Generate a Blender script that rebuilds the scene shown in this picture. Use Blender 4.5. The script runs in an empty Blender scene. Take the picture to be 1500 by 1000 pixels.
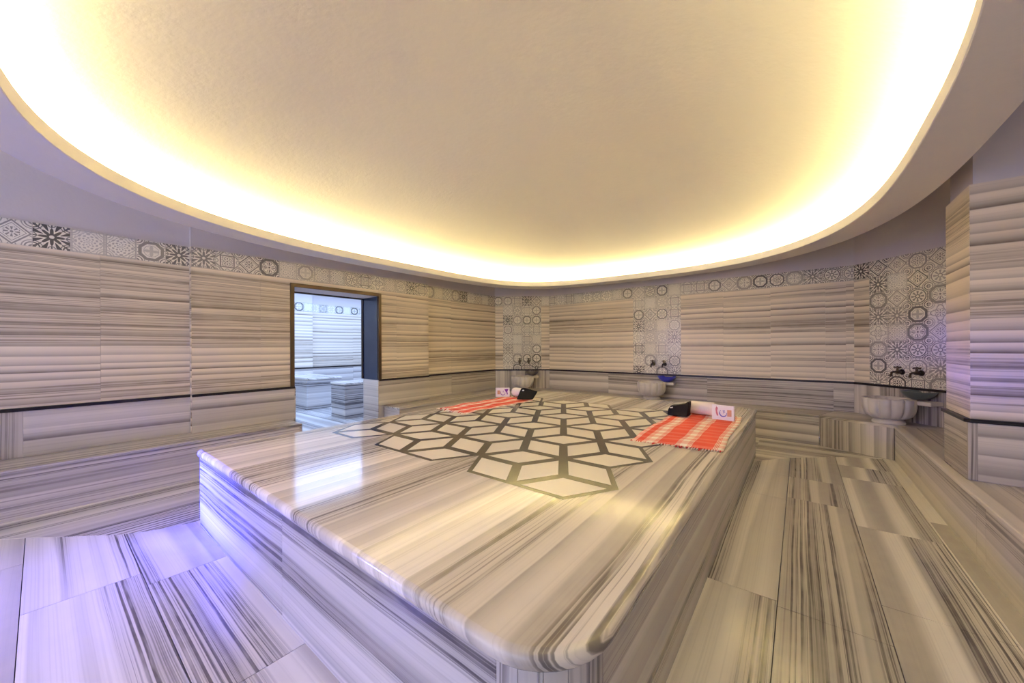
import bpy, bmesh, math, random
from mathutils import Vector, Matrix
random.seed(7)
C = bpy.context.scene.collection
SC = bpy.context.scene
PI = math.pi

# ------------------------------------------------------------------ node helper
class X:
    """small wrapper: arithmetic on shader sockets"""
    def __init__(s, nt, sock): s.nt = nt; s.s = sock
    def _m(s, op, b=None, c=None, clamp=False):
        n = s.nt.nodes.new('ShaderNodeMath'); n.operation = op; n.use_clamp = clamp
        s.nt.links.new(s.s, n.inputs[0])
        for i, q in ((1, b), (2, c)):
            if q is None: continue
            if isinstance(q, X): s.nt.links.new(q.s, n.inputs[i])
            else: n.inputs[i].default_value = float(q)
        return X(s.nt, n.outputs[0])
    def __add__(s, o): return s._m('ADD', o)
    __radd__ = __add__
    def __sub__(s, o): return s._m('SUBTRACT', o)
    def __rsub__(s, o): return s._m('MULTIPLY_ADD', -1.0, o)
    def __mul__(s, o): return s._m('MULTIPLY', o)
    __rmul__ = __mul__
    def __truediv__(s, o): return s._m('DIVIDE', o)
    def abs(s): return s._m('ABSOLUTE')
    def floor(s): return s._m('FLOOR')
    def fract(s): return s._m('FRACT')
    def sqrt(s): return s._m('SQRT')
    def sin(s): return s._m('SINE')
    def cos(s): return s._m('COSINE')
    def atan2(s, o): return s._m('ARCTAN2', o)
    def max(s, o): return s._m('MAXIMUM', o)
    def min(s, o): return s._m('MINIMUM', o)
    def gt(s, o): return s._m('GREATER_THAN', o)
    def lt(s, o): return s._m('LESS_THAN', o)
    def clamp(s): return s._m('ADD', 0.0, clamp=True)
    def step(s, a, b):
        n = s.nt.nodes.new('ShaderNodeMapRange'); n.interpolation_type = 'SMOOTHSTEP'
        s.nt.links.new(s.s, n.inputs[0]); n.inputs[1].default_value = a; n.inputs[2].default_value = b
        return X(s.nt, n.outputs[0])
    def band(s, a, b): return s.gt(a) * s.lt(b)

def newmat(name, rough=.5, spec=.5):
    m = bpy.data.materials.new(name); m.use_nodes = True
    b = m.node_tree.nodes['Principled BSDF']
    b.inputs['Roughness'].default_value = rough
    b.inputs['Specular IOR Level'].default_value = spec
    return m, m.node_tree, b

def uvnode(nt):
    n = nt.nodes.new('ShaderNodeUVMap'); n.uv_map = 'UVMap'
    s = nt.nodes.new('ShaderNodeSeparateXYZ'); nt.links.new(n.outputs[0], s.inputs[0])
    return X(nt, s.outputs[0]), X(nt, s.outputs[1])

def combine(nt, a, b, c=0.0):
    n = nt.nodes.new('ShaderNodeCombineXYZ')
    for i, q in enumerate((a, b, c)):
        if isinstance(q, X): nt.links.new(q.s, n.inputs[i])
        else: n.inputs[i].default_value = q
    return n.outputs[0]

def noise(nt, a, b, detail=2.0, rough=.5):
    n = nt.nodes.new('ShaderNodeTexNoise'); n.noise_dimensions = '2D'
    n.inputs['Scale'].default_value = 1.0; n.inputs['Detail'].default_value = detail
    n.inputs['Roughness'].default_value = rough
    nt.links.new(combine(nt, a, b), n.inputs['Vector'])
    return X(nt, n.outputs[0])

def mix(nt, f, a, b):
    n = nt.nodes.new('ShaderNodeMix'); n.data_type = 'RGBA'
    if isinstance(f, X): nt.links.new(f.s, n.inputs[0])
    else: n.inputs[0].default_value = f
    for i, q in ((6, a), (7, b)):
        if isinstance(q, (tuple, list)): n.inputs[i].default_value = (*q, 1) if len(q) == 3 else q
        else: nt.links.new(q, n.inputs[i])
    return n.outputs[2]

def plain(name, col, rough=.5, spec=.5, metal=0.0, var=.06, bump=0.0, bscale=60, vscale=9):
    m, nt, b = newmat(name, rough, spec)
    b.inputs['Metallic'].default_value = metal
    t = nt.nodes.new('ShaderNodeTexCoord')
    n = nt.nodes.new('ShaderNodeTexNoise'); n.inputs['Scale'].default_value = vscale; n.inputs['Detail'].default_value = 4
    nt.links.new(t.outputs['Object'], n.inputs['Vector'])
    lo = tuple(c*(1-var) for c in col); hi = tuple(min(1, c*(1+var)) for c in col)
    nt.links.new(mix(nt, X(nt, n.outputs[0]), lo, hi), b.inputs['Base Color'])
    if bump:
        n2 = nt.nodes.new('ShaderNodeTexNoise'); n2.inputs['Scale'].default_value = bscale; n2.inputs['Detail'].default_value = 3
        nt.links.new(t.outputs['Object'], n2.inputs['Vector'])
        bp = nt.nodes.new('ShaderNodeBump'); bp.inputs['Strength'].default_value = bump; bp.inputs['Distance'].default_value = .01
        nt.links.new(n2.outputs[0], bp.inputs['Height']); nt.links.new(bp.outputs[0], b.inputs['Normal'])
    return m

def marble(name, light, mid, dark, fs=13., samp=.75, spow=2.2, afl=.2, fa=5., bamt=.5, fl=60., fm=3.2, mask=(.52, .62), lamt=.8, famt=.35, warp=.03, rough=.2, spec=.5):
    """striped marble; UV u runs along the stripes, v across (metres)"""
    m, nt, b = newmat(name, rough, spec)
    u, v = uvnode(nt)
    wv = noise(nt, u*.45, v*1.1, 3)
    v2 = v + (wv - .5)*warp
    # bands with one crisp edge that fade out across the stripe
    s = v2*fs + noise(nt, u*.05, v2*2.7, 1)*2.2
    k, fr = s.floor(), s.fract()
    wn = nt.nodes.new('ShaderNodeTexWhiteNoise'); wn.noise_dimensions = '1D'
    nt.links.new(k.s, wn.inputs['W']); amp = X(nt, wn.outputs['Value'])
    fade = (1 - fr)._m('POWER', spow)*fr.step(0, .10)
    saw = fade*(amp*(1-afl) + afl)*(noise(nt, u*.5, k*3.7, 2)*.8 + .6)*samp
    # broad cloudy bands
    a = noise(nt, u*.06, v2*fa, 1.5).step(.42, .66)*bamt
    # bundles of fine dark veins
    cm = noise(nt, u*.07 + 17.3, v2*fm, 1).step(*mask)
    l1 = noise(nt, u*.16, v2*fl, 2, .6).step(.50, .62)
    l2 = noise(nt, u*.3 + 5, v2*fl*2.3, 2).step(.48, .66)
    brk = noise(nt, u*2.2, v2*fl*.5, 2).step(.25, .5)*.5 + .5
    ln = l1.max(l2*.6)*cm*brk*lamt
    f = noise(nt, u*.35, v2*fl*1.6, 3).step(.46, .74)*famt
    sp = noise(nt, u*9, v*14, 4)
    col = mix(nt, a.clamp(), light, mid)
    col = mix(nt, f.clamp(), col, mid)
    col = mix(nt, saw.clamp(), col, dark)
    col = mix(nt, (cm*.35*lamt).clamp(), col, mid)
    col = mix(nt, ln.clamp(), col, dark)
    col = mix(nt, (sp.step(.3, .8)*.12).clamp(), col, tuple(x*.8 for x in light))
    nt.links.new(col, b.inputs['Base Color'])
    return m

M = {}
M['wall'] = marble('wall striped marble', (.85, .745, .60), (.47, .39, .30), (.10, .07, .048), fs=12, samp=1.15, spow=1.7, afl=.35, fa=4, bamt=.30, fl=48, fm=2.6, mask=(.52, .60), lamt=.60, famt=.15, warp=.03, rough=.31, spec=.25)
M['low'] = marble('bench striped marble', (.69, .635, .575), (.38, .34, .305), (.11, .09, .085), fs=8, samp=.95, spow=1.6, fa=5, bamt=.55, fl=44, fm=2.8, mask=(.47, .58), lamt=.85, famt=.3, warp=.05, rough=.31, spec=.3)
M['floor'] = marble('floor striped marble', (.87, .83, .755), (.40, .37, .345), (.055, .047, .05), fs=3.6, samp=.75, spow=1.5, fa=4.2, bamt=.75, fl=70, fm=3.8, mask=(.505, .575), lamt=.9, famt=.2, warp=.035, rough=.2, spec=.4)
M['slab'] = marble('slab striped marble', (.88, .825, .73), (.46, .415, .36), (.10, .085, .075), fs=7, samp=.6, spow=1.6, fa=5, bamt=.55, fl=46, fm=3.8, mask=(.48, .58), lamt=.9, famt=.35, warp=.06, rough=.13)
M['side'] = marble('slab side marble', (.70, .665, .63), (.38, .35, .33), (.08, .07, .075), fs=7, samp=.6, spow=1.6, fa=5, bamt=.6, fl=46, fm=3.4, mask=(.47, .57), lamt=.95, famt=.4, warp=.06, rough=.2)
M['basin'] = plain('veined grey marble', (.62, .57, .53), .28, .5, var=.16, vscale=7)
M['plaster'] = plain('ceiling plaster', (.80, .765, .73), .85, .25, var=.015, bump=.12, bscale=38)
M['wallplaster'] = plain('shaded wall plaster', (.66, .60, .575), .85, .25, var=.015, bump=.1, bscale=38)  # darker than the ceiling plaster: shade above the frieze put into the colour
M['dome'] = plain('dome plaster', (.82, .79, .75), .85, .25, var=.015, bump=.2, bscale=26)
M['trim'] = plain('black stone trim', (.014, .011, .011), .35, .3, var=.2)
M['grout'] = plain('pale grout', (.33, .30, .28), .8, .2)
M['frame'] = plain('dark bronze', (.055, .032, .018), .35, .5, metal=.4, var=.2)
M['reveal'] = plain('dark polished reveal', (.03, .04, .075), .18, .6, var=.25, vscale=4)
M['brass'] = plain('aged brass', (.07, .05, .03), .35, .5, metal=.8, var=.4, vscale=40)
M['cream'] = plain('cream inlay stone', (.80, .75, .63), .2, .5, var=.05, vscale=3)
M['ink'] = plain('dark inlay stone', (.045, .041, .036), .2, .4, var=.3, vscale=30)
M['black'] = plain('black leather', (.007, .007, .007), .6, .12, var=.3, bump=.2, bscale=90)
M['white'] = plain('white card', (.85, .82, .82), .5, .4, var=.02)
M['roll'] = plain('white towelling', (.82, .74, .70), .8, .2, var=.04, bump=.3, bscale=120)
M['fringe'] = plain('cotton fringe', (.80, .70, .62), .9, .1, var=.1)
M['redknot'] = plain('red cotton knot', (.45, .02, .03), .9, .1, var=.2)
M['pinkink'] = plain('pink print', (.55, .17, .22), .5, .3)
M['blueink'] = plain('blue print', (.10, .12, .50), .5, .3)
M['orangeink'] = plain('tan print', (.62, .32, .20), .5, .3)
M['purpleink'] = plain('purple print', (.22, .05, .38), .5, .3)
M['teal'] = plain('grey teal metal', (.10, .13, .145), .3, .5, metal=.3)
M['bluebowl'] = plain('blue plastic', (.035, .045, .50), .3, .5)
M['taupe'] = plain('tarnished metal', (.23, .205, .17), .35, .5, metal=.4)
M['gold'] = plain('orange fabric', (.75, .3, .1), .8, .2)

def emis(name, col, s):
    m = bpy.data.materials.new(name); m.use_nodes = True
    nt = m.node_tree; nt.nodes.clear()
    e = nt.nodes.new('ShaderNodeEmission'); e.inputs[0].default_value = (*col, 1); e.inputs[1].default_value = s
    o = nt.nodes.new('ShaderNodeOutputMaterial'); nt.links.new(e.outputs[0], o.inputs[0])
    return m

# ---- patterned cement tiles (UV in tile units)
def tile_material():
    m, nt, b = newmat('patterned cement tile', .26, .35)
    u, v = uvnode(nt)
    cu, cv = u.floor(), v.floor()
    wn = nt.nodes.new('ShaderNodeTexWhiteNoise'); wn.noise_dimensions = '2D'
    nt.links.new(combine(nt, cu, cv), wn.inputs['Vector'])
    w = X(nt, wn.outputs['Value'])
    sep = nt.nodes.new('ShaderNodeSeparateColor'); nt.links.new(wn.outputs['Color'], sep.inputs[0])
    r2, r3 = X(nt, sep.outputs[1]), X(nt, sep.outputs[2])
    lx, ly = u.fract() - .5, v.fract() - .5
    x, y = lx.abs(), ly.abs()
    r = (lx*lx + ly*ly).sqrt()
    th = ly.atan2(lx)
    mx = x.max(y)
    d = x + y
    octo = mx.max(d*.7071)
    c4 = (th*4).cos(); c8 = (th*8).cos(); c12 = (th*12).cos()
    cr = ((.5 - x)*(.5 - x) + (.5 - y)*(.5 - y)).sqrt()       # distance from corner
    def u_(*a):
        q = a[0]
        for z in a[1:]: q = q.max(z)
        return q
    flower = (r - (c8*.06 + .14)).abs().lt(.022)
    flower = u_(flower, r.lt(.05), (r - (c4*.05 + .24)).abs().lt(.018))
    corner = u_((cr - .2).abs().lt(.025), (cr - .1).abs().lt(.03))
    mid = ((x - .5)*(x - .5) + y*y).sqrt().min((x*x + (y - .5)*(y - .5)).sqrt())     # distance from an edge middle
    c16 = (th*16).cos()
    scroll = u_((cr - .27).abs().lt(.018)*.8, (cr - .19).abs().lt(.022), cr.lt(.10)*cr.gt(.04), (mid - .10).abs().lt(.02)*.8)
    bigflower = u_(c8.gt(.15)*r.band(.08, .20), (r - (c8*.045 + .26)).abs().lt(.02), r.lt(.045))
    P = []
    P.append(u_(octo.band(.35, .43), bigflower*r.lt(.31), scroll*octo.gt(.43)))                                   # octagon frame
    P.append(u_(octo.band(.37, .50)*.95, (r - .335).abs().lt(.014), c12.gt(.0)*r.band(.10, .29)*(c16.gt(-.4)), r.lt(.05), scroll*octo.gt(.47)))   # dark medallion
    P.append(u_((d - .47).abs().lt(.035), (d - .36).abs().lt(.014), bigflower*r.lt(.22), scroll*d.gt(.52)))       # diamond
    P.append(u_(mx.band(.27, .33), bigflower*mx.lt(.26)*.9, (d - .64).abs().lt(.03)*mx.gt(.33), scroll*mx.gt(.36)*.9))  # square frame
    P.append(u_(((r*40).sin()*c8).gt(.25)*r.lt(.42)*.6, scroll*.6, (d - .5).abs().lt(.014)*.6, (mx - .46).abs().lt(.02)*.6))  # pale lace
    star = r.lt(c8*.11 + .25)*r.gt(.07)
    P.append(u_(star*.95, (c8*r).lt(-.24)*.95, scroll*.9, (c16*r).gt(.33)*.9))                                    # dark star
    P.append(u_((r - (c4*.09 + .33)).abs().lt(.03)*.75, bigflower*r.lt(.24)*.7, scroll*(r - c4*.09).gt(.37)*.75))  # quatrefoil
    P.append(u_((r - .38).abs().lt(.022), octo.band(.43, .47)*.8, (c8.gt(0)*r.band(.12, .30))*.75, (r - .09).abs().lt(.02), scroll*r.gt(.42)))
    P.append(u_(octo.band(.33, .45)*.95, r.lt(c4*.08 + .17)*.5, (r - .26).abs().lt(.012)*.6, scroll*octo.gt(.45)))  # bold open octagon
    n = len(P)
    acc = None
    for i, p in enumerate(P):
        sel = w.band(i/n, (i+1)/n)
        acc = sel*p if acc is None else acc + sel*p
    fine = (noise(nt, u*26, v*26, 3).step(.50, .60))*.22*mx.lt(.47)
    acc = (acc*(r2*.25 + .75)).max(fine*(r3*.8 + .2))
    base = mix(nt, r3, (.80, .745, .63), (.87, .83, .73))
    ink = mix(nt, r2, (.23, .205, .19), (.04, .036, .036))
    col = mix(nt, acc.clamp(), base, ink)
    col = mix(nt, mx.gt(.488), col, (.52, .48, .42))
    nt.links.new(col, b.inputs['Base Color'])
    return m
M['tile'] = tile_material()

def towel_material():
    m, nt, b = newmat('red checked cotton', .9, .15)
    u, v = uvnode(nt)           # u across 0..1, v along in metres
    # white lengthwise bands with fine lines beside them
    p = (u*2.62 + .13).fract()
    wht = p.band(.60, .80)
    fl = ((p*26).fract().gt(.45))*u_or(p.band(.48, .60), p.band(.80, .94))
    edge = u.lt(.05).max(u.gt(.94))*((u*60).fract().gt(.4))
    fa = wht.max(fl).max(edge)
    q = (v*7.7).fract()
    fb = q.band(.12, .5)
    fin = ((v*60).fract().gt(.72))
    f = (fa*.60 + fb*.11 + fa*fb*.28 - fin*.05).clamp()
    col = mix(nt, f, (.64, .085, .06), (.84, .79, .72))
    nt.links.new(col, b.inputs['Base Color'])
    return m
def u_or(a, b): return a.max(b)
M['towel'] = towel_material()

# ------------------------------------------------------------------ mesh builder
class MB:
    def __init__(s): s.v = []; s.f = []; s.uv = []; s.mi = []; s.sm = []
    def face(s, pts, uvs=None, mi=0, smooth=False):
        i = len(s.v); s.v += [tuple(p) for p in pts]
        s.f.append(tuple(range(i, i+len(pts)))); s.uv.append(uvs or [(p[0], p[1]) for p in pts]); s.mi.append(mi); s.sm.append(smooth)
    def box(s, x0, y0, z0, x1, y1, z1, ax='x', o=None, mi=0):
        """box with striped UVs: stripes run along axis ax"""
        o = (random.uniform(0, 40), random.uniform(0, 40)) if o is None else o
        def U(p):
            x, y, z = p
            if ax == 'x': return (x + o[0], y + z + o[1])
            if ax == 'y': return (y + o[0], x + z + o[1])
            return (z + o[0], x + y + o[1])
        if ax == 'h':
            U = lambda p: (p[0] - p[1] + o[0], p[2] + o[1])
        P = [(x, y, z) for z in (z0, z1) for y in (y0, y1) for x in (x0, x1)]
        for q in ((0, 2, 3, 1), (4, 5, 7, 6), (0, 1, 5, 4), (2, 6, 7, 3), (1, 3, 7, 5), (0, 4, 6, 2)):
            pts = [P[k] for k in q]; s.face(pts, [U(p) for p in pts], mi)
    def hexa(s, P, UV, mi=0):
        """8 points as box(): (bottom 4, top 4)"""
        for q in ((0, 2, 3, 1), (4, 5, 7, 6), (0, 1, 5, 4), (2, 6, 7, 3), (1, 3, 7, 5), (0, 4, 6, 2)):
            s.face([P[k] for k in q], [UV[k] for k in q], mi)
    def prism(s, pts, z0, z1, ax='x', o=None, mi=0, cap=True):
        o = (random.uniform(0, 40), random.uniform(0, 40)) if o is None else o
        def U(p):
            x, y, z = p
            return (x + o[0], y + z + o[1]) if ax == 'x' else (y + o[0], x + z + o[1]) if ax == 'y' else (z + o[0], x - y + o[1])
        n = len(pts)
        a = sum(pts[i][0]*pts[(i+1) % n][1] - pts[(i+1) % n][0]*pts[i][1] for i in range(n))
        if a < 0: pts = pts[::-1]
        top = [(p[0], p[1], z1) for p in pts]; bot = [(p[0], p[1], z0) for p in pts]
        if cap:
            s.face(top, [U(p) for p in top], mi); s.face(bot[::-1], [U(p) for p in bot[::-1]], mi)
        for i in range(n):
            j = (i+1) % n
            q = [bot[i], bot[j], top[j], top[i]]; s.face(q, [U(p) for p in q], mi)
    def grid(s, P, closed_u=False, closed_v=False, mi=0, flip=False, smooth=True, UVf=None):
        """P[i][j] points, shared vertices"""
        nu, nv = len(P), len(P[0]); b = len(s.v)
        for row in P: s.v += [tuple(p) for p in row]
        for i in range(nu if closed_u else nu-1):
            for j in range(nv if closed_v else nv-1):
                q = [b + i*nv + j, b + ((i+1) % nu)*nv + j, b + ((i+1) % nu)*nv + (j+1) % nv, b + i*nv + (j+1) % nv]
                if flip: q = q[::-1]
                s.f.append(tuple(q)); s.mi.append(mi); s.sm.append(smooth)
                s.uv.append([UVf(s.v[k]) if UVf else (s.v[k][0], s.v[k][1]) for k in q])
    def tube(s, path, r, seg=10, mi=0, caps=True):
        path = [Vector(p) for p in path]; rs = r if isinstance(r, (list, tuple)) else [r]*len(path)
        rows = []
        up = Vector((0, 0, 1))
        for i, p in enumerate(path):
            d = (path[min(i+1, len(path)-1)] - path[max(i-1, 0)]).normalized()
            a = d.cross(up if abs(d.z) < .95 else Vector((1, 0, 0))).normalized(); c = d.cross(a).normalized()
            rows.append([p + (a*math.cos(t) + c*math.sin(t))*rs[i] for t in [2*PI*k/seg for k in range(seg)]])
        s.grid(rows, closed_v=True, mi=mi)
        if caps:
            s.face(rows[0][::-1], mi=mi); s.face(rows[-1], mi=mi)
    def lathe(s, prof, seg=32, mi=0, f=None, c=(0, 0, 0)):
        rows = []
        for k in range(seg):
            t = 2*PI*k/seg
            rows.append([(c[0] + p[0]*(f(t, p) if f else 1)*math.cos(t), c[1] + p[0]*(f(t, p) if f else 1)*math.sin(t), c[2] + p[1]) for p in prof])
        s.grid(rows, closed_u=True, mi=mi)
    def build(s, name, mats, parent=None, smooth=None):
        me = bpy.data.meshes.new(name); me.from_pydata(s.v, [], s.f)
        uv = me.uv_layers.new(name='UVMap')
        k = 0
        for p, q in zip(me.polygons, s.uv):
            for t, li in enumerate(p.loop_indices): uv.data[li].uv = q[t]
        for mm in (mats if isinstance(mats, (list, tuple)) else [mats]): me.materials.append(mm)
        for p, i, sm in zip(me.polygons, s.mi, s.sm): p.material_index = i; p.use_smooth = sm if smooth is None else smooth
        me.validate(); me.update()
        o = bpy.data.objects.new(name, me); C.objects.link(o)
        if parent: o.parent = parent
        return o

def bev(o, w=.004, seg=2, ang=35):
    # merge, then bevel sharp edges into the mesh itself
    bm = bmesh.new(); bm.from_mesh(o.data); bmesh.ops.remove_doubles(bm, verts=bm.verts, dist=1e-5)
    bmesh.ops.recalc_face_normals(bm, faces=bm.faces)
    bm.to_mesh(o.data); bm.free()
    m = o.modifiers.new('bevel', 'BEVEL'); m.width = w; m.segments = seg; m.limit_method = 'ANGLE'; m.angle_limit = math.radians(ang)
    return o
def weld(o):
    bm = bmesh.new(); bm.from_mesh(o.data); bmesh.ops.remove_doubles(bm, verts=bm.verts, dist=1e-5)
    bmesh.ops.recalc_face_normals(bm, faces=bm.faces); bm.to_mesh(o.data); bm.free(); return o

def tag(o, label, cat, group=None):
    o['label'] = label; o['category'] = cat
    if group: o['group'] = group
    return o
def thing(name, label, cat, loc=(0, 0, 0), rz=0, group=None):
    o = bpy.data.objects.new(name, None); o.empty_display_size = .1; C.objects.link(o)
    o.location = loc; o.rotation_euler = (0, 0, rz)
    return tag(o, label, cat, group)
def struct(o): o['kind'] = 'structure'; return o
def copy_tree(src, loc, rz, label):
    r = src.copy(); C.objects.link(r); r.location = loc; r.rotation_euler = (0, 0, rz); r['label'] = label
    def rec(a, b):
        for ch in list(a.children):
            c = ch.copy(); C.objects.link(c); c.parent = b; rec(ch, c)
    rec(src, r); return r

# ------------------------------------------------------------------ dimensions
ZT, ZF, ZB = .80, 2.365, 2.157          # black trim, frieze top, frieze bottom
ZS = .39                                # bench seat
ZC = 3.12                               # ceiling outside the ring
XA, XB, XC = -5.14, -5.09, -5.18        # left wall planes
YB = 6.74; XR = 1.44
Y0 = -4.2                               # how far the room runs behind the camera
CL0, CL1 = (XC, 6.03), (-4.24, YB)      # chamfered corner, left
CR0, CR1 = (.58, YB), (XR, YB-.86)      # chamfered corner, right
TS = (ZF-ZB)

class Wall:
    """a straight run of wall from a to b (interior on the right hand side of a->b)"""
    def __init__(s, a, b):
        s.a = Vector(a); s.b = Vector(b); s.d = (s.b-s.a).normalized(); s.L = (s.b-s.a).length
        s.n = Vector((s.d.y, -s.d.x))
    def P(s, t, off, z): q = s.a + s.d*t + s.n*off; return (q.x, q.y, z)
    def panel(s, mb, t0, t1, z0, z1, off0, off1, mode='h', o=(0, 0), gap=.0007, mi=0, tile=None):
        t0 += gap; t1 -= gap; z0 += gap*.6; z1 -= gap*.6
        pts = [s.P(t, f, z) for z in (z0, z1) for f in (off1, off0) for t in (t0, t1)]
        def U(t, z):
            if mode == 'h': return (t + o[0], z + o[1])
            if mode == 'v': return (z + o[0], t + o[1])
            return (t/tile + o[0], (z - ZF)/tile + o[1])
        UV = [U(t, z) for z in (z0, z1) for f in (0, 1) for t in (t0, t1)]
        mb.hexa(pts, UV, mi)

wall_seed = [0]
def dress(w, parent, cuts, low_cuts=None, tiles=None, low_mode='h', z_low=ZS, o=None, skip=None):
    """marble panels, tile frieze, lower panels and black trim on a wall run"""
    wall_seed[0] += 1; k = wall_seed[0]
    o = o if o is not None else (k*3.7, k*1.91)
    mb = MB(); mt = MB(); ml = MB(); tr = MB()
    E = [0] + list(cuts) + [w.L]
    for i in range(len(E)-1):
        a, b = E[i], E[i+1]
        if tiles and a >= tiles[0]-.005 and b <= tiles[1]+.005: continue
        if skip and a >= skip[0]-.005 and b <= skip[1]+.005:
            w.panel(mb, a, b, skip[2], ZB, 0, .02, 'h', o); continue
        w.panel(mb, a, b, ZT, ZB, 0, .02, 'h', (o[0]+i*.3, o[1]+random.uniform(-.006, .006)))
    tw = TS if not tiles else (tiles[1]-tiles[0])/4
    off = 0 if not tiles else -tiles[0]/tw
    w.panel(mt, 0, w.L, ZB, ZF, 0, .02, 't', (off + 11*k, 5*k + 50), tile=tw, gap=0)
    if tiles: w.panel(mt, tiles[0], tiles[1], ZT, ZB, 0, .0205, 't', (off + 11*k, 5*k + 50), tile=tw, gap=0)
    E = [0] + list(low_cuts if low_cuts is not None else cuts) + [w.L]
    modes = low_mode if isinstance(low_mode, (list, tuple)) else [low_mode]*(len(E)-1)
    for i in range(len(E)-1):
        a, b = E[i], E[i+1]
        if skip and a >= skip[0]-.005 and b <= skip[1]+.005: continue
        w.panel(ml, a, b, z_low, ZT-.028, 0, .03, modes[i], (o[0]+9+i*.4, o[1]+4+i*.13))
        w.panel(tr, a, b, ZT-.028, ZT, 0, .045, 'h', gap=0)
    if mb.f: mb.build('marble_cladding', M['wall'], parent)
    mt.build('tile_frieze', M['tile'], parent)
    if ml.f: ml.build('lower_cladding', M['low'], parent)
    if tr.f: bev(tr.build('black_trim', M['trim'], parent), .004)

def backing(name, w, z0, z1, th=.25, holes=None):
    mb = MB()
    if not holes: w.panel(mb, 0, w.L, z0, z1, -th, 0, 'h', gap=0)
    else:
        t0, t1, zt = holes
        w.panel(mb, 0, t0, z0, z1, -th, 0, gap=0); w.panel(mb, t1, w.L, z0, z1, -th, 0, gap=0); w.panel(mb, t0, t1, zt, z1, -th, 0, gap=0)
    return struct(mb.build(name, M['wallplaster']))

# --- left wall in three runs
DY0, DY1, DZ = 1.989, 3.175, 2.062       # door opening
YA, YE = .985, 4.14
w = Wall((XA, Y0), (XA, YA)); o = backing('wall_left', w, 0, ZC)
dress(w, o, [.345-Y0-2.4, .345-Y0-1.2, .345-Y0], [-.09-Y0], low_mode=['v', 'h'], o=(1.0, 3.0))
w = Wall((XB, YA), (XB, YE)); o = backing('wall_left.001', w, 0, ZC, th=.39, holes=(DY0-YA, DY1-YA, DZ))
dress(w, o, [1.62-YA, DY0-YA-.0, DY1-YA, 3.50-YA], [DY0-YA, DY1-YA], skip=(DY0-YA, DY1-YA, DZ), o=(5.0, 3.02))
rv = MB(); rv.box(XB-.39, DY1-.010, 0, XB+.031, DY1, ZT-.012, 'h'); rv.box(XB-.39, DY0, 0, XB+.031, DY0+.010, ZT-.012, 'h')
st = MB(); st.box(XA+.02, YA-.006, 0, XB+.021, YA, ZF, 'h', (5, 3.02))
st.build('step_cladding', M['wall'], o)
rv.build('marble_reveal', M['low'], o)
w = Wall((XC, YE), CL0); o = backing('wall_left.002', w, 0, ZC)
dress(w, o, [4.75-YE], o=(9.0, 3.3))
w = Wall(CL0, CL1); o = backing('wall_corner', w, 0, ZC)
s0 = (w.L-.82)/2
dress(w, o, [s0, s0+.82], [], tiles=(s0, s0+.82), low_mode='v', o=(12.0, 3.32))
WCL = w
w = Wall(CL1, CR0); o = backing('wall_back', w, 0, ZC)
bx = lambda x: x - CL1[0]
dress(w, o, [bx(-3.635), bx(-3.02), bx(-2.42), bx(-1.60), bx(-.965), bx(-.347), bx(.278), bx(.49)],
      [bx(-2.9), bx(-1.2), bx(.36)], tiles=(bx(-2.42), bx(-1.60)), o=(16.0, 7.1))
w = Wall(CR0, CR1); o = backing('wall_corner.001', w, 0, ZC)
s0 = (w.L-.82)/2
dress(w, o, [s0, s0+.82], [], tiles=(s0, s0+.82), low_mode='v', o=(21.0, 7.12))
WCR = w
w = Wall(CR1, (XR, Y0)); o = backing('wall_right', w, 0, ZC)
dress(w, o, [1.2, 2.4, 3.6, 4.8, 6.0], o=(24.0, 5.0))

# --- projecting pier on the right wall
PX, PY0, PY1, PZ = .90, 3.85, 4.36, 2.37
pl = MB(); pl.box(PX+.02, PY0+.02, 0, XR, PY1-.02, ZC)
pier = struct(pl.build('wall_pier', M['wallplaster']))
mu = MB(); ml = MB(); tr = MB()
mu.box(PX, PY0+.0015, ZT, PX+.02, PY1, PZ, 'y', (2, 6.2)); mu.box(PX+.0015, PY0, ZT, XR, PY0+.02, PZ, 'x', (8, 2.6))
mu.build('marble_cladding', M['wall'], pier)
ml.box(PX-.012, PY0+.01, ZS, PX+.02, PY1, ZT-.025, 'y', (3, 9.1)); ml.box(PX+.03, PY0-.012, ZS, XR, PY0+.02, ZT-.025, 'x', (1, 12.6))
ml.box(PX-.012, PY0-.012, ZS, PX+.03, PY0+.01, ZT-.025, 'z', (5, 2.2))
ml.build('lower_cladding', M['low'], pier)
tr.prism([(PX-.03, PY1), (PX-.03, PY0-.005), (PX-.005, PY0-.03), (XR, PY0-.03), (XR, PY1)], ZT-.025, ZT)
bev(tr.build('black_trim', M['trim'], pier), .005)

# ------------------------------------------------------------------ door frame and the room behind
fr = struct(bpy.data.objects.new('door_1', None)); C.objects.link(fr); fr.location = (XB, (DY0+DY1)/2, 0)
def part_of(o, parent):
    o.parent = parent; o.matrix_parent_inverse = Matrix.Translation(-Vector(parent.location)); return o
f = MB(); FW = .048
f.box(XB, DY0-FW, ZT-.01, XB+.035, DY0, DZ+FW); f.box(XB, DY1, ZT-.01, XB+.035, DY1+FW, DZ+FW); f.box(XB, DY0, DZ, XB+.035, DY1, DZ+FW)
part_of(bev(f.build('frame', M['frame']), .003), fr)
f = MB()
f.box(XB-.43, DY0-.03, ZT-.01, XB-.39, DY0+.02, DZ+.02); f.box(XB-.43, DY1-.02, ZT-.01, XB-.39, DY1+.03, DZ+.02); f.box(XB-.43, DY0+.02, DZ-.02, XB-.39, DY1-.02, DZ+.02)
part_of(f.build('rear_frame', M['frame']), fr)
f = MB(); f.box(XB-.39, DY1-.006, ZT-.02, XB, DY1+.02, DZ, 'z'); f.box(XB-.39, DY0-.02, ZT-.02, XB, DY0+.006, DZ, 'z')
part_of(f.build('polished_jamb', M['reveal']), fr)

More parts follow.
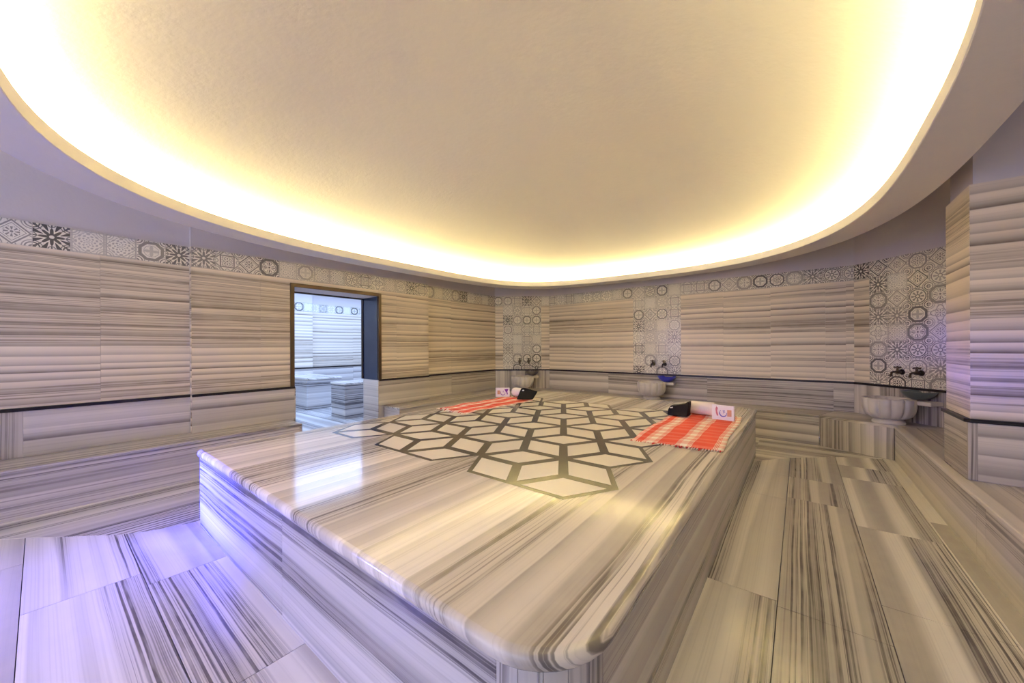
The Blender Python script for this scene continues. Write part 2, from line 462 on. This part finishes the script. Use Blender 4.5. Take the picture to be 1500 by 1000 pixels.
RX = -9.45                                # far wall of the small room
def room_wall(a, b, cuts, o, z1=2.75, **kw):
    w = Wall(a, b); ob = backing('wall_side', w, 0, z1, th=.15); dress(w, ob, cuts, o=o, z_low=0, **kw); return ob
room_wall((RX, 1.0), (RX, 4.12), [1.1, 2.2], (30, 2))
room_wall((RX-.12, 4.12), (RX-.12, 7.6), [1.1, 2.2], (33, 2.4))
room_wall((RX-.12, 7.6), (XB-.64, 7.6), [1.1, 2.2], (37, 2.7))
room_wall((XB-.5, 1.0), (RX, 1.0), [1.1, 2.2], (41, 2.9))
w = Wall((XB-.44, 7.6), (XB-.44, YE)); backing('wall_side', w, 0, 2.75, th=.02)
w = Wall((XB-.40, YA), (XB-.40, .9)); backing('wall_side', w, 0, 2.75, th=.04)
c = MB(); c.box(RX-.3, .85, 2.75, XB-.39, 7.75, 2.9); struct(c.build('ceiling', M['plaster']))
c = MB()
yy = .85; 
while yy < 7.7:
    c.box(RX-.3, yy+.001, -.06, XB-.39, yy+.499, 0, 'x', (random.uniform(0, 9), random.uniform(0, 30))); yy += .5
struct(c.build('floor', M['floor']))
def block(name, label, x0, y0, x1, y1, z, ov=.012):
    t = thing(name, label, 'block', ((x0+x1)/2, (y0+y1)/2, 0))
    q = MB(); q.box(x0, y0, z-.035, x1, y1, z, 'x'); part_of(bev(q.build('top_slab', M['slab']), .006), t)
    q = MB(); q.box(x0+ov, y0+ov, 0, x1-ov, y1-ov, z-.035, 'h'); part_of(q.build('marble_casing', M['side']), t)
    return t
block('massage_block', 'freestanding striped marble block nearest the doorway in the bright blue-lit room', -6.93, 3.34, -6.40, 4.7, .645)
block('massage_block', 'long striped marble platform along the far wall of the bright blue-lit room', RX+.03, 3.35, -7.96, 4.1, .645)
bpy.data.objects['massage_block.001'].name = 'marble_platform'

# ------------------------------------------------------------------ floor
fl = MB()
def fpan(x0, y0, x1, y1, ax, z=0):
    g = .0018
    key = (round(y0, 2) if ax == 'x' else round(x0, 2))
    if key not in fo: fo[key] = (random.uniform(0, 40), random.uniform(0, 40))
    a = fo[key]; fl.box(x0+g, y0+g, z-.05, x1-g, y1-g, z, ax, (a[0], a[1] + random.choice((0, 0, .10, .23))))
fo = {}
SX0, SX1, SY0, SY1 = -3.46, -.39, .69, 5.15      # platform footprint
# left field, panels run across the room
rows = [(-4.2, -2.6, [-3]), (-2.6, -1.31, [-4.5, -2.9, -1.3]), (-1.31, -.895, [-4.0, -2.3]), (-.895, -.48, [-4.6, -2.75, -1.1]), (-.48, -.066, [-3.69, -2.3, -1.0]),
        (-.066, .357, [-2.99, -1.5]), (.357, .76, [-2.815, -1.715])]
for y0, y1, xs in rows:
    e = [-5.1] + [x for x in xs if x > -5.1] + [-.42]
    for i in range(len(e)-1): fpan(e[i], y0, e[i+1], y1, 'x')
for (y0, y1) in ((.76, 1.7), (1.7, 2.9), (2.9, 4.1), (4.1, 5.2)): fpan(-5.1, y0, SX0+.05, y1, 'y')
# right field, panels run along the platform
cols = [(-.42, -.094, [.8, 2.3, 3.862, 4.55]), (-.094, .315, [.0, 1.1, 2.258, 3.93, 4.56]), (.315, .733, [.2, 1.4, 2.58, 3.612, 4.85, 5.33]), (.733, 1.4, [1.0, 2.6, 4.0])]
for x0, x1, ys in cols:
    e = [Y0] + ys + [5.95]
    for i in range(len(e)-1): fpan(x0, e[i], x1, e[i+1], 'y')
fpan(-5.1, 5.2, -.42, 5.95, 'x'); fpan(-5.1, 5.95, 1.4, 6.7, 'x'); fpan(-.9, .76, -.42, 5.2, 'y')
g = MB(); g.box(-5.3, Y0, -.12, 1.6, 6.9, -.05)
floor = struct(fl.build('floor', M['floor'])); g.build('screed', M['grout'], floor)
# border strips with a curved edge, laid flush along the benches
bd = MB()
def curve(pts, n=6):
    out = []
    P = [pts[0]] + pts + [pts[-1]]
    for i in range(1, len(P)-2):
        for k in range(n):
            t = k/n; p0, p1, p2, p3 = P[i-1], P[i], P[i+1], P[i+2]
            out.append(tuple(.5*((2*p1[a]) + (-p0[a]+p2[a])*t + (2*p0[a]-5*p1[a]+4*p2[a]-p3[a])*t*t + (-p0[a]+3*p1[a]-3*p2[a]+p3[a])*t**3) for a in (0, 1)))
    out.append(pts[-1]); return out
bl = curve([(-4.66, -.62), (-4.284, -.172), (-3.909, .174), (-3.674, .413), (-3.552, .723), (-3.47, 1.2)])
bd.prism(bl + [(SX0+.04, 5.2), (-4.66, 5.2)], 0, .0015, 'y', (3, 7))
br = curve([(-.44, 4.86), (-.20, 5.19), (.10, 5.48), (.40, 5.72), (.84, 5.93)])
bd.prism(br + [(.2, 6.2), (-.44, 6.2)], 0, .0015, 'x', (13, 4))
bd.prism([(-.44, 5.1), (-.44, 6.2), (-4.66, 6.2), (-4.66, 5.2), (-3.4, 5.1)], 0, .0014, 'x', (6, 4))
for d in ((.745, .84),): bd.prism([(d[0], 4.0), (d[1], 4.0), (d[1], Y0), (d[0], Y0)], 0, .0012, 'y', (9, 2))
struct(bd.build('floor_border', M['floor']))

# ------------------------------------------------------------------ benches
def bench(label, seat_poly, front, ax, mode='h', cuts=(), seed=0, name='marble_bench'):
    """seat_poly: outline of the seat; front: (a, b) the two floor points of the front face, interior on the right of a->b"""
    cx = sum(p[0] for p in seat_poly)/len(seat_poly); cy = sum(p[1] for p in seat_poly)/len(seat_poly)
    t = thing(name, label, 'bench', (cx, cy, 0))
    q = MB(); q.prism(seat_poly, ZS-.03, ZS, ax, (seed*2.3, seed*5.1)); part_of(bev(q.build('seat_slab', M['low']), .008), t)
    for k, (a, b, md) in enumerate(front):
        w = Wall(a, b); q = MB(); E = [0] + [c for c in cuts if c < w.L] + [w.L]
        for i in range(len(E)-1): w.panel(q, E[i], E[i+1], 0, ZS-.03, -.03, -.006, md, (seed*1.7+i, seed*3.3+k))
        part_of(q.build('front_panel', M['low']), t)
    return t
BF = -4.66
bench('long striped marble bench along the left wall, nearest the viewer and ending at the doorway', [(BF, Y0), (BF, 1.915), (XB+.03, 1.915), (XB+.03, YA), (XA+.03, YA), (XA+.03, Y0)],
      [((BF, Y0), (BF, 1.915), 'h'), ((BF, 1.915), (XB+.03, 1.915), 'h')], 'y', cuts=(1.52, 2.74), seed=1)
bench('short striped marble bench along the left wall beyond the doorway', [(BF, 3.26), (BF, 5.72), (XC+.03, 5.95), (XC+.03, YE), (XB+.03, YE), (XB+.03, 3.26)],
      [((XB+.03, 3.26), (BF, 3.26), 'h'), ((BF, 3.26), (BF, 5.72), 'h')], 'y', seed=2)
bench('marble corner bench carrying the basin in the far left corner', [(BF, 5.722), (-4.10, 6.20), (-4.10, YB-.03), (CL1[0]+.01, YB-.03), (CL0[0]+.05, CL0[1]+.0), (XC+.03, 5.952)],
      [((BF, 5.722), (-4.10, 6.20), 'v')], 'x', seed=3)
bench('long striped marble bench along the back wall', [(-4.098, 6.20), (.19, 6.16), (.36, YB-.03), (-4.098, YB-.03)],
      [((-4.098, 6.20), (.19, 6.16), 'h')], 'x', cuts=(1.4, 2.9), seed=4)
bench('marble corner bench with upright stripes carrying the big basin at right', [(.192, 6.16), (.825, 5.88), (XR-.03, 5.86), (XR-.03, CR1[1]+.0), (CR0[0]+.01, YB-.03), (.362, YB-.03)],
      [((.192, 6.16), (.825, 5.88), 'v')], 'x', seed=5)
bench('striped marble bench along the right wall passing under the pier', [(.825, 5.878), (.825, Y0), (XR-.03, Y0), (XR-.03, PY0-.013), (PX-.013, PY0-.013), (PX-.013, PY1), (XR-.03, PY1), (XR-.03, 5.858)],
      [((.825, 5.878), (.825, Y0), 'h')], 'y', cuts=(1.12, 2.42, 2.56, 4.2, 5.6), seed=6)

# ------------------------------------------------------------------ central platform
plat = thing('heated_platform', 'large raised marble platform with rhombus inlay in the middle of the room', 'platform', ((SX0+SX1)/2, (SY0+SY1)/2, 0))
ZP = .56
def rrect(x0, y0, x1, y1, rs, n=8):
    """rounded rectangle, radii (x0y0, x1y0, x1y1, x0y1), counter-clockwise"""
    out = []
    for (cx, cy, r, a0) in ((x0, y0, rs[0], PI), (x1, y0, rs[1], 1.5*PI), (x1, y1, rs[2], 0), (x0, y1, rs[3], .5*PI)):
        ccx = cx + (r if cx == x0 else -r); ccy = cy + (r if cy == y0 else -r)
        for k in range(n+1):
            t = a0 + .5*PI*k/n; out.append((ccx + r*math.cos(t), ccy + r*math.sin(t)))
    return out
q = MB()
prof = [(.024, -.052), (.012, -.050), (.003, -.040), (0, -.026), (.003, -.012), (.012, -.003), (.026, 0)]
RS = (.06, .235, .07, .06)
rings = []
for ins, dz in prof:
    rings.append([(x, y, ZP+dz) for x, y in rrect(SX0+ins, SY0+ins, SX1-ins, SY1-ins, [max(.01, r-ins) for r in RS])])
UVs = lambda p: (p[1]+3.0, p[0]+p[2]*.7+31.15)
q.grid([[rg[i] for rg in rings] for i in range(len(rings[0]))], closed_u=True, UVf=UVs)
q.face(rings[-1], [UVs(p) for p in rings[-1]]); q.face(rings[0][::-1])
part_of(q.build('top_slab', M['slab']), plat)
IN = .022; zt = ZP-.05
r0 = .20
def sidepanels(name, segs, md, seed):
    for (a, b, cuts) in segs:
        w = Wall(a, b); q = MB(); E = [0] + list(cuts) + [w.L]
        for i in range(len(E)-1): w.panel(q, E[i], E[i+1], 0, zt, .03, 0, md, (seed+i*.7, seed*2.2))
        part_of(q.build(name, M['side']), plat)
A = (SX0+IN, SY0+IN); B = (SX1-IN, SY0+IN); Cc = (SX1-IN, SY1-IN); D = (SX0+IN, SY1-IN)
sidepanels('side_panel', [((A[0]+.03, A[1]+0), (B[0]-r0, B[1]), (1.5,))][:0], 'h', 2)
sidepanels('side_panel', [((B[0]-r0, B[1]), (A[0]+.0, A[1]), (1.35,))], 'h', 2)        # near left face
sidepanels('side_panel', [((Cc[0], Cc[1]), (B[0], B[1]+r0), (2.0,))], 'h', 5)          # right face
sidepanels('side_panel', [((D[0], D[1]), (Cc[0], Cc[1]), ())], 'h', 7)
sidepanels('side_panel', [((A[0], A[1]), (D[0], D[1]), (2.0,))], 'h', 9)
q = MB(); ns = 5
for k in range(ns):                                   # upright staves round the corner
    def pt(t, off): return (B[0]-r0 + (r0-off)*math.cos(t), B[1]+r0 + (r0-off)*math.sin(t))
    t0, t1 = -.5*PI + .5*PI*k/ns, -.5*PI + .5*PI*(k+1)/ns
    sub = 4
    arc = [t0 + .004 + (t1-t0-.008)*j/sub for j in range(sub+1)]
    pts = [pt(t, 0) for t in arc] + [pt(t, .03) for t in arc[::-1]]
    q.prism(pts, 0, zt, 'z')
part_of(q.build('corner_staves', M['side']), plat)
q = MB(); q.box(A[0]+.03, A[1]+.03, 0, B[0]-.03-r0*.3, Cc[1]-.03, zt); part_of(q.build('core', M['grout']), plat)
# rhombus inlay
S_, RW = .326, .326*math.sqrt(3)/2
X0_, Y0_ = -.899, 1.545
def node(k, r): return (X0_ - k*S_, Y0_ + r*RW)
hubs = [(k, r) for r in range(0, 11) for k in ((1, 4, 7) if r % 2 == 0 else (-.5, 2.5, 5.5))]
pairs = []
for k, r in hubs:
    if k != -.5 and (k, r+2) in hubs: pairs.append(((k, r), (k, r+2)))
    for dk in (1.5, -1.5):
        if (k+dk, r+1) in hubs: pairs.append(((k, r), (k+dk, r+1)))
qd = MB(); INS = .030
for h1, h2 in pairs:
    p = Vector(node(*h1)); s = Vector(node(*h2)); c = (p+s)/2; d = (s-p).normalized(); nrm = Vector((-d.y, d.x))
    l, wd = (s-p).length/2, (s-p).length/2*math.tan(PI/6)
    fo = 1 - INS/(l*math.sin(PI/6))
    def rh(f): return [c + d*l*f, c + nrm*wd*f, c - d*l*f, c - nrm*wd*f]
    def wind(P): 
        a = sum(P[i].x*P[(i+1) % 4].y - P[(i+1) % 4].x*P[i].y for i in range(4)); return P if a > 0 else P[::-1]
    qd.face([(v.x, v.y, ZP+.0008) for v in wind(rh(1))], mi=0)
    qd.face([(v.x, v.y, ZP+.0016) for v in wind(rh(fo))], mi=1)
part_of(qd.build('rhombus_inlay', [M['ink'], M['cream']]), plat)

# ------------------------------------------------------------------ ceiling: flat soffit, ring with cove, dome
HZ = 1.3 + 1.105
RCX, RCY = -1.962, 2.96
def sup(a, b, n=160):
    out = []
    for k in range(n):
        t = 2*PI*k/n; c, s = math.cos(t), math.sin(t)
        e = 2.7
        if c < 0 and s > 0: e = 2.7 + 1.1*(math.sin(2*t)**2)
        rr = (abs(c/a)**e + abs(s/b)**e)**(-1/e)
        out.append((RCX + rr*c, RCY + rr*s))
    return out
ai, bi, ao, bo = 2.486, 3.10, 2.77, 3.38
LIP = .085
ring_prof = [(ao, bo, ZC), (ao, bo, HZ+.004), (ao-.004, bo-.004, HZ), (ai+.004, bi+.004, HZ), (ai, bi, HZ+.004), (ai, bi, HZ+LIP), (ai+.02, bi+.02, HZ+LIP),
             (ai+.02, bi+.02, HZ+.02), (ai+.15, bi+.15, HZ+.02)]
cols_ = [sup(a, b) for a, b, z in ring_prof]
q = MB(); q.grid([[(*cols_[j][i], ring_prof[j][2]) for j in range(len(ring_prof))] for i in range(160)], closed_u=True, flip=True, smooth=True)
o = ring = struct(weld(q.build('ceiling_ring', M['plaster'])))
m_ = o.modifiers.new('es', 'EDGE_SPLIT'); m_.split_angle = math.radians(40)
# dome
q = MB(); rows_ = []
DH = .80
for j in range(25):
    t = j/24
    f = 1 - t; z = HZ + .10 + DH*(1 - f**2.8)
    if j == 0: rows_.append([(x, y, HZ + .02) for x, y in sup(ai+.15, bi+.15)])
    f = max(f, .0005)
    e = sup((ai+.15)*f, (bi+.15)*f)
    rows_.append([(x, y, z) for x, y in e])
q.grid(rows_, closed_v=True, smooth=True)
struct(weld(q.build('ceiling_dome', M['dome'])))
# flat ceiling outside the ring
q = MB(); hole = sup(ao-.05, bo-.05)
outer = []
for (x, y) in hole:
    dx, dy = x-RCX, y-RCY; best = 99
    if dx > 0: best = min(best, (1.7-RCX)/dx)
    if dx < 0: best = min(best, (-5.5-RCX)/dx)
    if dy > 0: best = min(best, (7.0-RCY)/dy)
    if dy < 0: best = min(best, (Y0-RCY)/dy)
    outer.append((RCX+dx*best, RCY+dy*best))
q.grid([[(*hole[i], ZC), (*outer[i], ZC)] for i in range(160)], closed_u=True, smooth=False)
struct(q.build('ceiling', M['plaster']))
# LED strip on the ledge
q = MB()
pa, pb = sup(ai+.045, bi+.045), sup(ai+.065, bi+.065)
q.grid([[(*pa[i], HZ+.050), (*pa[i], HZ+.062), (*pb[i], HZ+.062), (*pb[i], HZ+.050)] for i in range(160)], closed_u=True, smooth=False)
led = weld(q.build('light_strip', emis('warm LED', (1.0, .81, .32), 75.0), ring))

# ------------------------------------------------------------------ basins, taps and bowls
def lobes(n, amt): return lambda t, p: 1 - amt*(1-abs(math.cos(n*t/2)))**2.2*min(1, p[2] if len(p) > 2 else 1)
def make_basin(label, loc, rz):
    t = thing('wash_basin', label, 'basin', loc, rz, 'marble wash basins')
    q = MB(); q.lathe([(.001, 0), (.152, 0), (.158, .012), (.154, .03), (.138, .045), (.125, .062), (.001, .062)], 40); q.build('foot', M['basin'], t)
    pr = [(.10, .058, .2), (.165, .068, .8), (.213, .10, 1), (.242, .15, 1), (.255, .21, 1), (.259, .28, 1), (.258, .315, 1), (.25, .322, .9), (.226, .322, .6), (.218, .31, .4), (.21, .24, .3), (.185, .16, .2), (.13, .115, 0), (.001, .10, 0)]
    q = MB(); q.lathe(pr, 120, f=lobes(12, .13)); q.build('bowl', M['basin'], t)
    q = MB(); q.box(.04, .10, .262, .37, .285, .312)            # rear shelf tying the basin to the wall
    bev(q.build('rear_shelf', M['basin'], t), .008)
    t.scale = (.9, .9, .9)
    return t
def make_tap(label, loc, rz):
    t = thing('wall_tap', label, 'tap', loc, rz, 'wall taps')
    q = MB(); q.tube([(0, 0, 0), (0, -.012, 0)], [.034, .028], 20); q.build('wall_flange', M['brass'], t)
    q = MB(); q.tube([(0, -.01, 0), (0, -.03, 0), (0, -.05, 0), (0, -.085, 0)], [.014, .018, .024, .018], 14)
    q.tube([(0, -.06, 0), (0, -.06, .025), (0, -.06, .05)], [.017, .012, .010], 12); q.build('body', M['brass'], t)
    q = MB(); q.tube([(0, -.08, 0), (0, -.115, .004), (0, -.14, -.006), (0, -.15, -.03), (0, -.15, -.05)], [.014, .012, .012, .013, .015], 12); q.build('spout', M['brass'], t)
    q = MB()
    for a in range(2):
        dx, dy = (math.cos(a*PI/2+.5)*.034, math.sin(a*PI/2+.5)*.034)
        q.tube([(-dx, -.06-dy, .056), (-dx*.8, -.06-dy*.8, .056), (0, -.06, .058), (dx*.8, -.06+dy*.8, .056), (dx, -.06+dy, .056)], [.006, .009, .006, .009, .006], 8)
    q.tube([(0, -.06, .045), (0, -.06, .066), (0, -.06, .074)], [.012, .011, .005], 12); q.build('cross_handle', M['brass'], t)
    return t
def wall_frame(w, t, off):    # point at distance off from the wall, rotation so local -y faces the room
    q = w.P(t, off, 0); return q[0], q[1], math.atan2(w.n.y, w.n.x) + PI/2
WB = Wall(CL1, CR0)
spots = [(WCR, WCR.L/2 + .0, 'large fluted marble basin on the corner bench at right', 'basin at right'),
         (WB, bx(-2.0), 'fluted marble basin below the tile column of the back wall', 'back wall basin'),
         (WCL, WCL.L/2, 'fluted marble basin in the far left corner', 'far left corner basin')]
b0 = None; t0_ = None
bowls = [('grey-green metal bowl resting on the right-hand basin', M['teal']), ('bright blue plastic bowl resting on the basin at the back wall', M['bluebowl']), ('dull brown bowl resting on the far left corner basin', M['taupe'])]
for i, (w, t, lab, short) in enumerate(spots):
    x, y, rz = wall_frame(w, t + (.03 if w is WCR else 0), .32)
    if b0 is None: b0 = make_basin(lab, (x, y, ZS), rz)
    else: copy_tree(b0, (x, y, ZS), rz, lab)
    for sgn, sd in ((-1, 'left'), (1, 'right')):
        tx, ty, _ = wall_frame(w, t + sgn*.095 + .04, .021)
        l2 = f'{sd} of the two dark brass taps over the {short}'
        if t0_ is None: t0_ = make_tap(l2, (tx, ty, .97), rz)
        else: copy_tree(t0_, (tx, ty, .97), rz, l2)
    bxp, byp, _ = wall_frame(w, t + .20, .15)
    q = MB(); q.lathe([(.001, 0), (.05, 0), (.09, .02), (.125, .050), (.147, .088), (.150, .093), (.146, .093), (.118, .050), (.085, .026), (.001, .012)], 40)
    o = q.build('washing_bowl', bowls[i][1]); o.location = (bxp, byp, ZS+.322*.9); tag(o, bowls[i][0], 'bowl', 'washing bowls')

# ------------------------------------------------------------------ towels and things lying on the platform
def towel(label, quad, seed, z=ZP+.002):
    """quad: near-left, near-right, far-right, far-left"""
    a, b, c, d = [Vector(p) for p in quad]; rnd = random.Random(seed)
    L = ((d-a).length + (c-b).length)/2
    t = thing('bath_towel', label, 'towel', ((a.x+c.x)/2, (a.y+c.y)/2, z))
    nu, nv = 30, 60; rows_ = []; ph = [rnd.uniform(0, 6) for _ in range(6)]
    for i in range(nu+1):
        u = i/nu; r = []
        for j in range(nv+1):
            v = j/nv; p = (a*(1-u)+b*u)*(1-v) + (d*(1-u)+c*u)*v
            ex = .008*math.sin(9*v+ph[0])*(1 if i in (0, nu) else abs(2*u-1)) ; ey = .010*math.sin(11*u+ph[1])*abs(2*v-1)
            h = .004 + .0035*(math.sin(7*u+4*v+ph[2]) + math.sin(-5*u+13*v+ph[3])) + .004*(math.sin(23*v+ph[4]+3*u))
            r.append((p.x+ex, p.y+ey, z + max(.004, h+.004)))
        rows_.append(r)
    q = MB(); k = 0; b0_ = 0
    q.grid(rows_, smooth=True)
    # per-vertex UVs
    uvl = {}
    for i in range(nu+1):
        for j in range(nv+1): uvl[i*(nv+1)+j] = (i/nu, j/nv*L)
    q.uv = [[uvl[n] for n in f] for f in q.f]
    o = q.build('cloth', M['towel']); m = o.modifiers.new('thick', 'SOLIDIFY'); m.thickness = .004; m.offset = -1
    part_of(o, t)
    for (e0, e1, row, out) in ((a, b, 0, -1), (d, c, nv, 1)):
        q = MB(); along = (d-a).normalized()*out
        for k in range(36):
            u = (k+.5)/36; i = min(nu, int(u*nu)); p = Vector(rows_[i][row]) ; p = Vector((e0.x*(1-u)+e1.x*u, rows_[i][row][1], p.z))
            ln = rnd.uniform(.018, .04); sw = rnd.uniform(-.01, .01); red = rnd.random() < .3
            q.tube([(p.x, p.y-along.y*.004, p.z), (p.x+sw*.5+along.x*ln*.5, p.y+along.y*ln*.5, z+.006), (p.x+sw+along.x*ln, p.y+along.y*ln, z+.004)], [.0035, .005, .0025], 6, mi=1 if red else 0)
        part_of(q.build('fringe', [M['fringe'], M['redknot']]), t)
    return t
SCL = .955
towel('red and white checked towel on the platform edge nearest the right wall', [(-1.045, 2.823), (-.427, 2.881), (-.46, 4.36), (-1.09, 4.30)], 3)
towel('red and white checked towel on the platform near its far left edge', [(-3.36, 2.90), (-2.86, 2.83), (-2.83, 4.10), (-3.36, 4.22)], 8)

def roll(label, c, ang, ln, r):
    t = thing('rolled_towel', label, 'towel', (c[0], c[1], ZP+.024), ang, 'rolled white towels')
    q = MB(); prof = [(.001, -ln/2), (r*.6, -ln/2-.004), (r*.93, -ln/2), (r, -ln/2+.012), (r*1.01, 0), (r, ln/2-.012), (r*.93, ln/2), (r*.6, ln/2+.004), (.001, ln/2)]
    rows_ = []
    for k in range(40):
        th = 2*PI*k/40; rows_.append([(p[1], p[0]*math.cos(th), r + p[0]*math.sin(th)) for p in prof])
    q.grid(rows_, closed_u=True); weld(q.build('roll', M['roll'], t))
    q = MB()
    for sd in (-1, 1):                                  # visible spiral of the rolled end
        pth = []
        for k in range(70):
            a = k/70*6*PI; rr = r*.9*(1-k/78); pth.append((sd*(ln/2+.004), rr*math.cos(a), r+rr*math.sin(a)))
        q.tube(pth, .0028, 6)
    q.tube([(-ln/2+.01, r*.25, 2*r*.985), (ln/2-.01, r*.25, 2*r*.985)], .004, 6)
    q.build('rolled_edge', M['white'], t)
    return t
roll('rolled white towel between black pouch and box on the right towel', (-.80, 4.225), -.09, .235, .064)
roll('rolled white towel leaning beside the box on the far left towel', (-3.13, 4.19), -.12, .24, .058)

def card_box(label, c, ang, w, h, th, left):
    t = thing('soap_box', label, 'box', (c[0], c[1], ZP+.018), ang, 'printed white boxes')
    q = MB(); q.box(-w/2, -th/2, 0, w/2, th/2, h); bev(q.build('carton', M['white'], t), .003)
    y = -th/2-.0012
    def flat(pts, m, nm):
        q = MB(); n = len(pts)
        q.face([(p[0], y, p[1]) for p in pts]); q.face([(p[0], y+.001, p[1]) for p in pts[::-1]])
        q.build(nm, m, t)
    def sx(u): return -w/2 + u*w
    sq = .60 if False else (.70 if not left else .13)
    P = [(sx(sq), .28*h), (sx(sq+.19), .28*h), (sx(sq+.19), .72*h), (sx(sq), .72*h)]
    flat(P, M['orangeink'], 'printed_panel')
    # brush-like emblem: a sweeping crescent with strokes
    cx = sx(.52 if not left else .52); cz = .48*h; q = MB()
    R_ = .16*w
    arc = [(cx + R_*math.cos(a), y, cz + R_*1.1*math.sin(a)) for a in [math.radians(q_) for q_ in range(130, 390, 20)]]
    q.tube(arc, [.0015 + .004*math.sin(PI*k/(len(arc)-1)) for k in range(len(arc))], 6)
    q.tube([(cx-.02*w, y, cz+.02), (cx+.0, y, cz+.028), (cx+.02*w, y, cz+.006), (cx-.0*w, y, cz-.004)], .0022, 6)
    q.tube([(cx+.06*w, y, cz+.03), (cx+.05*w, y, cz+.004), (cx+.09*w, y, cz+.006)], .002, 6)
    q.build('printed_emblem', M['blueink'] if not left else M['purpleink'], t)
    fx = sx(.22 if not left else .80)
    flat([(fx-.05*w, .72*h), (fx-.01*w, .9*h), (fx+.06*w, .80*h), (fx+.03*w, .6*h), (fx+.08*w, .3*h), (fx+.02*w, .25*h), (fx-.03*w, .45*h)][::-1], M['pinkink'] if not left else M['purpleink'], 'printed_figure')
    if left: flat([(sx(.62), .86*h), (sx(.92), .90*h), (sx(.86), .66*h), (sx(.74), .52*h)][::-1], M['purpleink'], 'printed_figure')
    return t
card_box('white printed box standing at the right end of the right towel', (-.588, 4.06), -.06, .19, .142, .03, False)
card_box('white printed box standing on the far left towel', (-3.345, 4.06), .62, .20, .125, .03, True)

def pouch(label, c, ang, out, th, lean, name, extra):
    t = thing(name, label, 'pouch', (c[0], c[1], ZP+.018), ang)
    q = MB(); n = len(out)
    def pp(x, z, s):
        k = 1 - .25*z/.14
        return (x, s*th/2*k + lean*z, z)
    mid = (sum(p[0] for p in out)/n, sum(p[1] for p in out)/n)
    F = [pp(x, z, -1) for x, z in out]; Bk = [pp(x, z, 1) for x, z in out]
    q.face(F); q.face(Bk[::-1])
    for i in range(n):
        j = (i+1) % n; q.face([F[j], F[i], Bk[i], Bk[j]])
    o = bev(q.build('body', M['black'], t), .012, 3, 25)
    q = MB(); extra(q, pp); q.build('white_highlight', M['white'], t)  # small white stroke standing in for a highlight on the leather
    return t
def ex1(q, pp):
    a = pp(-.058, .078, -1); q.tube([(a[0]-.012, a[1]-.002, a[2]-.002), (a[0]+.012, a[1]-.002, a[2]+.004)], .005, 8)
def ex2(q, pp):
    a = pp(-.03, .118, -1); q.tube([(a[0]-.012, a[1]-.003, a[2]), (a[0]+.012, a[1]-.003, a[2]+.002)], .007, 8)
pouch('black leather pouch with raised corner at left end of right towel', (-.99, 4.07), -.02, [(-.10, .0), (.095, 0), (.098, .06), (.106, .146), (.092, .15), (.06, .125), (-.02, .105), (-.07, .098), (-.092, .06)], .13, .05, 'toiletry_pouch', ex1)
pouch('black bath mitt propped up at the end of the far left towel', (-2.93, 4.04), .55, [(-.12, 0), (.10, 0), (.155, .085), (.165, .105), (-.02, .15), (-.06, .145)], .05, .25, 'bath_mitt', ex2)

# ------------------------------------------------------------------ lights
def area(name, loc, target, col, power, sx, sy=None):
    l = bpy.data.lights.new(name, 'AREA'); l.color = col; l.energy = power; l.size = sx
    if sy: l.shape = 'RECTANGLE'; l.size_y = sy
    o = bpy.data.objects.new(name, l); C.objects.link(o); o.location = loc
    o.rotation_euler = (Vector(target)-Vector(loc)).to_track_quat('-Z', 'Y').to_euler(); return o
def spot(name, loc, target, col, power, deg=90, blend=.8, r=.05):
    l = bpy.data.lights.new(name, 'SPOT'); l.color = col; l.energy = power; l.spot_size = math.radians(deg); l.spot_blend = blend; l.shadow_soft_size = r
    o = bpy.data.objects.new(name, l); C.objects.link(o); o.location = loc
    o.rotation_euler = (Vector(target)-Vector(loc)).to_track_quat('-Z', 'Y').to_euler(); return o
# blue lit side room
area('side_room_lamp', (-7.5, 3.9, 2.72), (-7.5, 3.9, 0), (.36, .54, 1.0), 88, 3.2, 5.0)
# blue colour-changing lamp low on the left behind the camera side
spot('blue_lamp', (-4.42, -.42, .42), (-3.2, .72, .30), (.035, .045, 1.0), 1350, 30, 1.0, .06)
spot('blue_lamp', (-3.6, -1.5, 1.6), (-2.4, .5, .2), (.20, .17, 1.0), 95, 100, 1.0, .1)

W = bpy.data.worlds.new('World'); SC.world = W; W.use_nodes = True
bg = W.node_tree.nodes['Background']; bg.inputs[0].default_value = (.67, .73, 1.0, 1); bg.inputs[1].default_value = 0.9

# ------------------------------------------------------------------ camera
cam = bpy.data.cameras.new('camera'); cam.sensor_width = 36; cam.lens = 540/1500*36; cam.clip_start = .02
cam.shift_y = 6.5/1500
co = bpy.data.objects.new('camera', cam); C.objects.link(co); co.location = (0, 0, 1.3)
yaw = math.atan(422/540)
co.rotation_euler = (Matrix.Rotation(yaw, 3, 'Z') @ Matrix.Rotation(PI/2, 3, 'X') @ Matrix.Rotation(-.004, 3, 'Z')).to_euler()
SC.camera = co
SC.view_settings.view_transform = 'Standard'; SC.view_settings.look = 'None'
SC.view_settings.exposure = 1.7; SC.view_settings.gamma = 1.0; SC.view_settings.use_curve_mapping = False
SC.cycles.max_bounces = 10; SC.cycles.diffuse_bounces = 6; SC.cycles.glossy_bounces = 4
SC.cycles.sample_clamp_indirect = 4; SC.cycles.caustics_reflective = False; SC.cycles.blur_glossy = .5
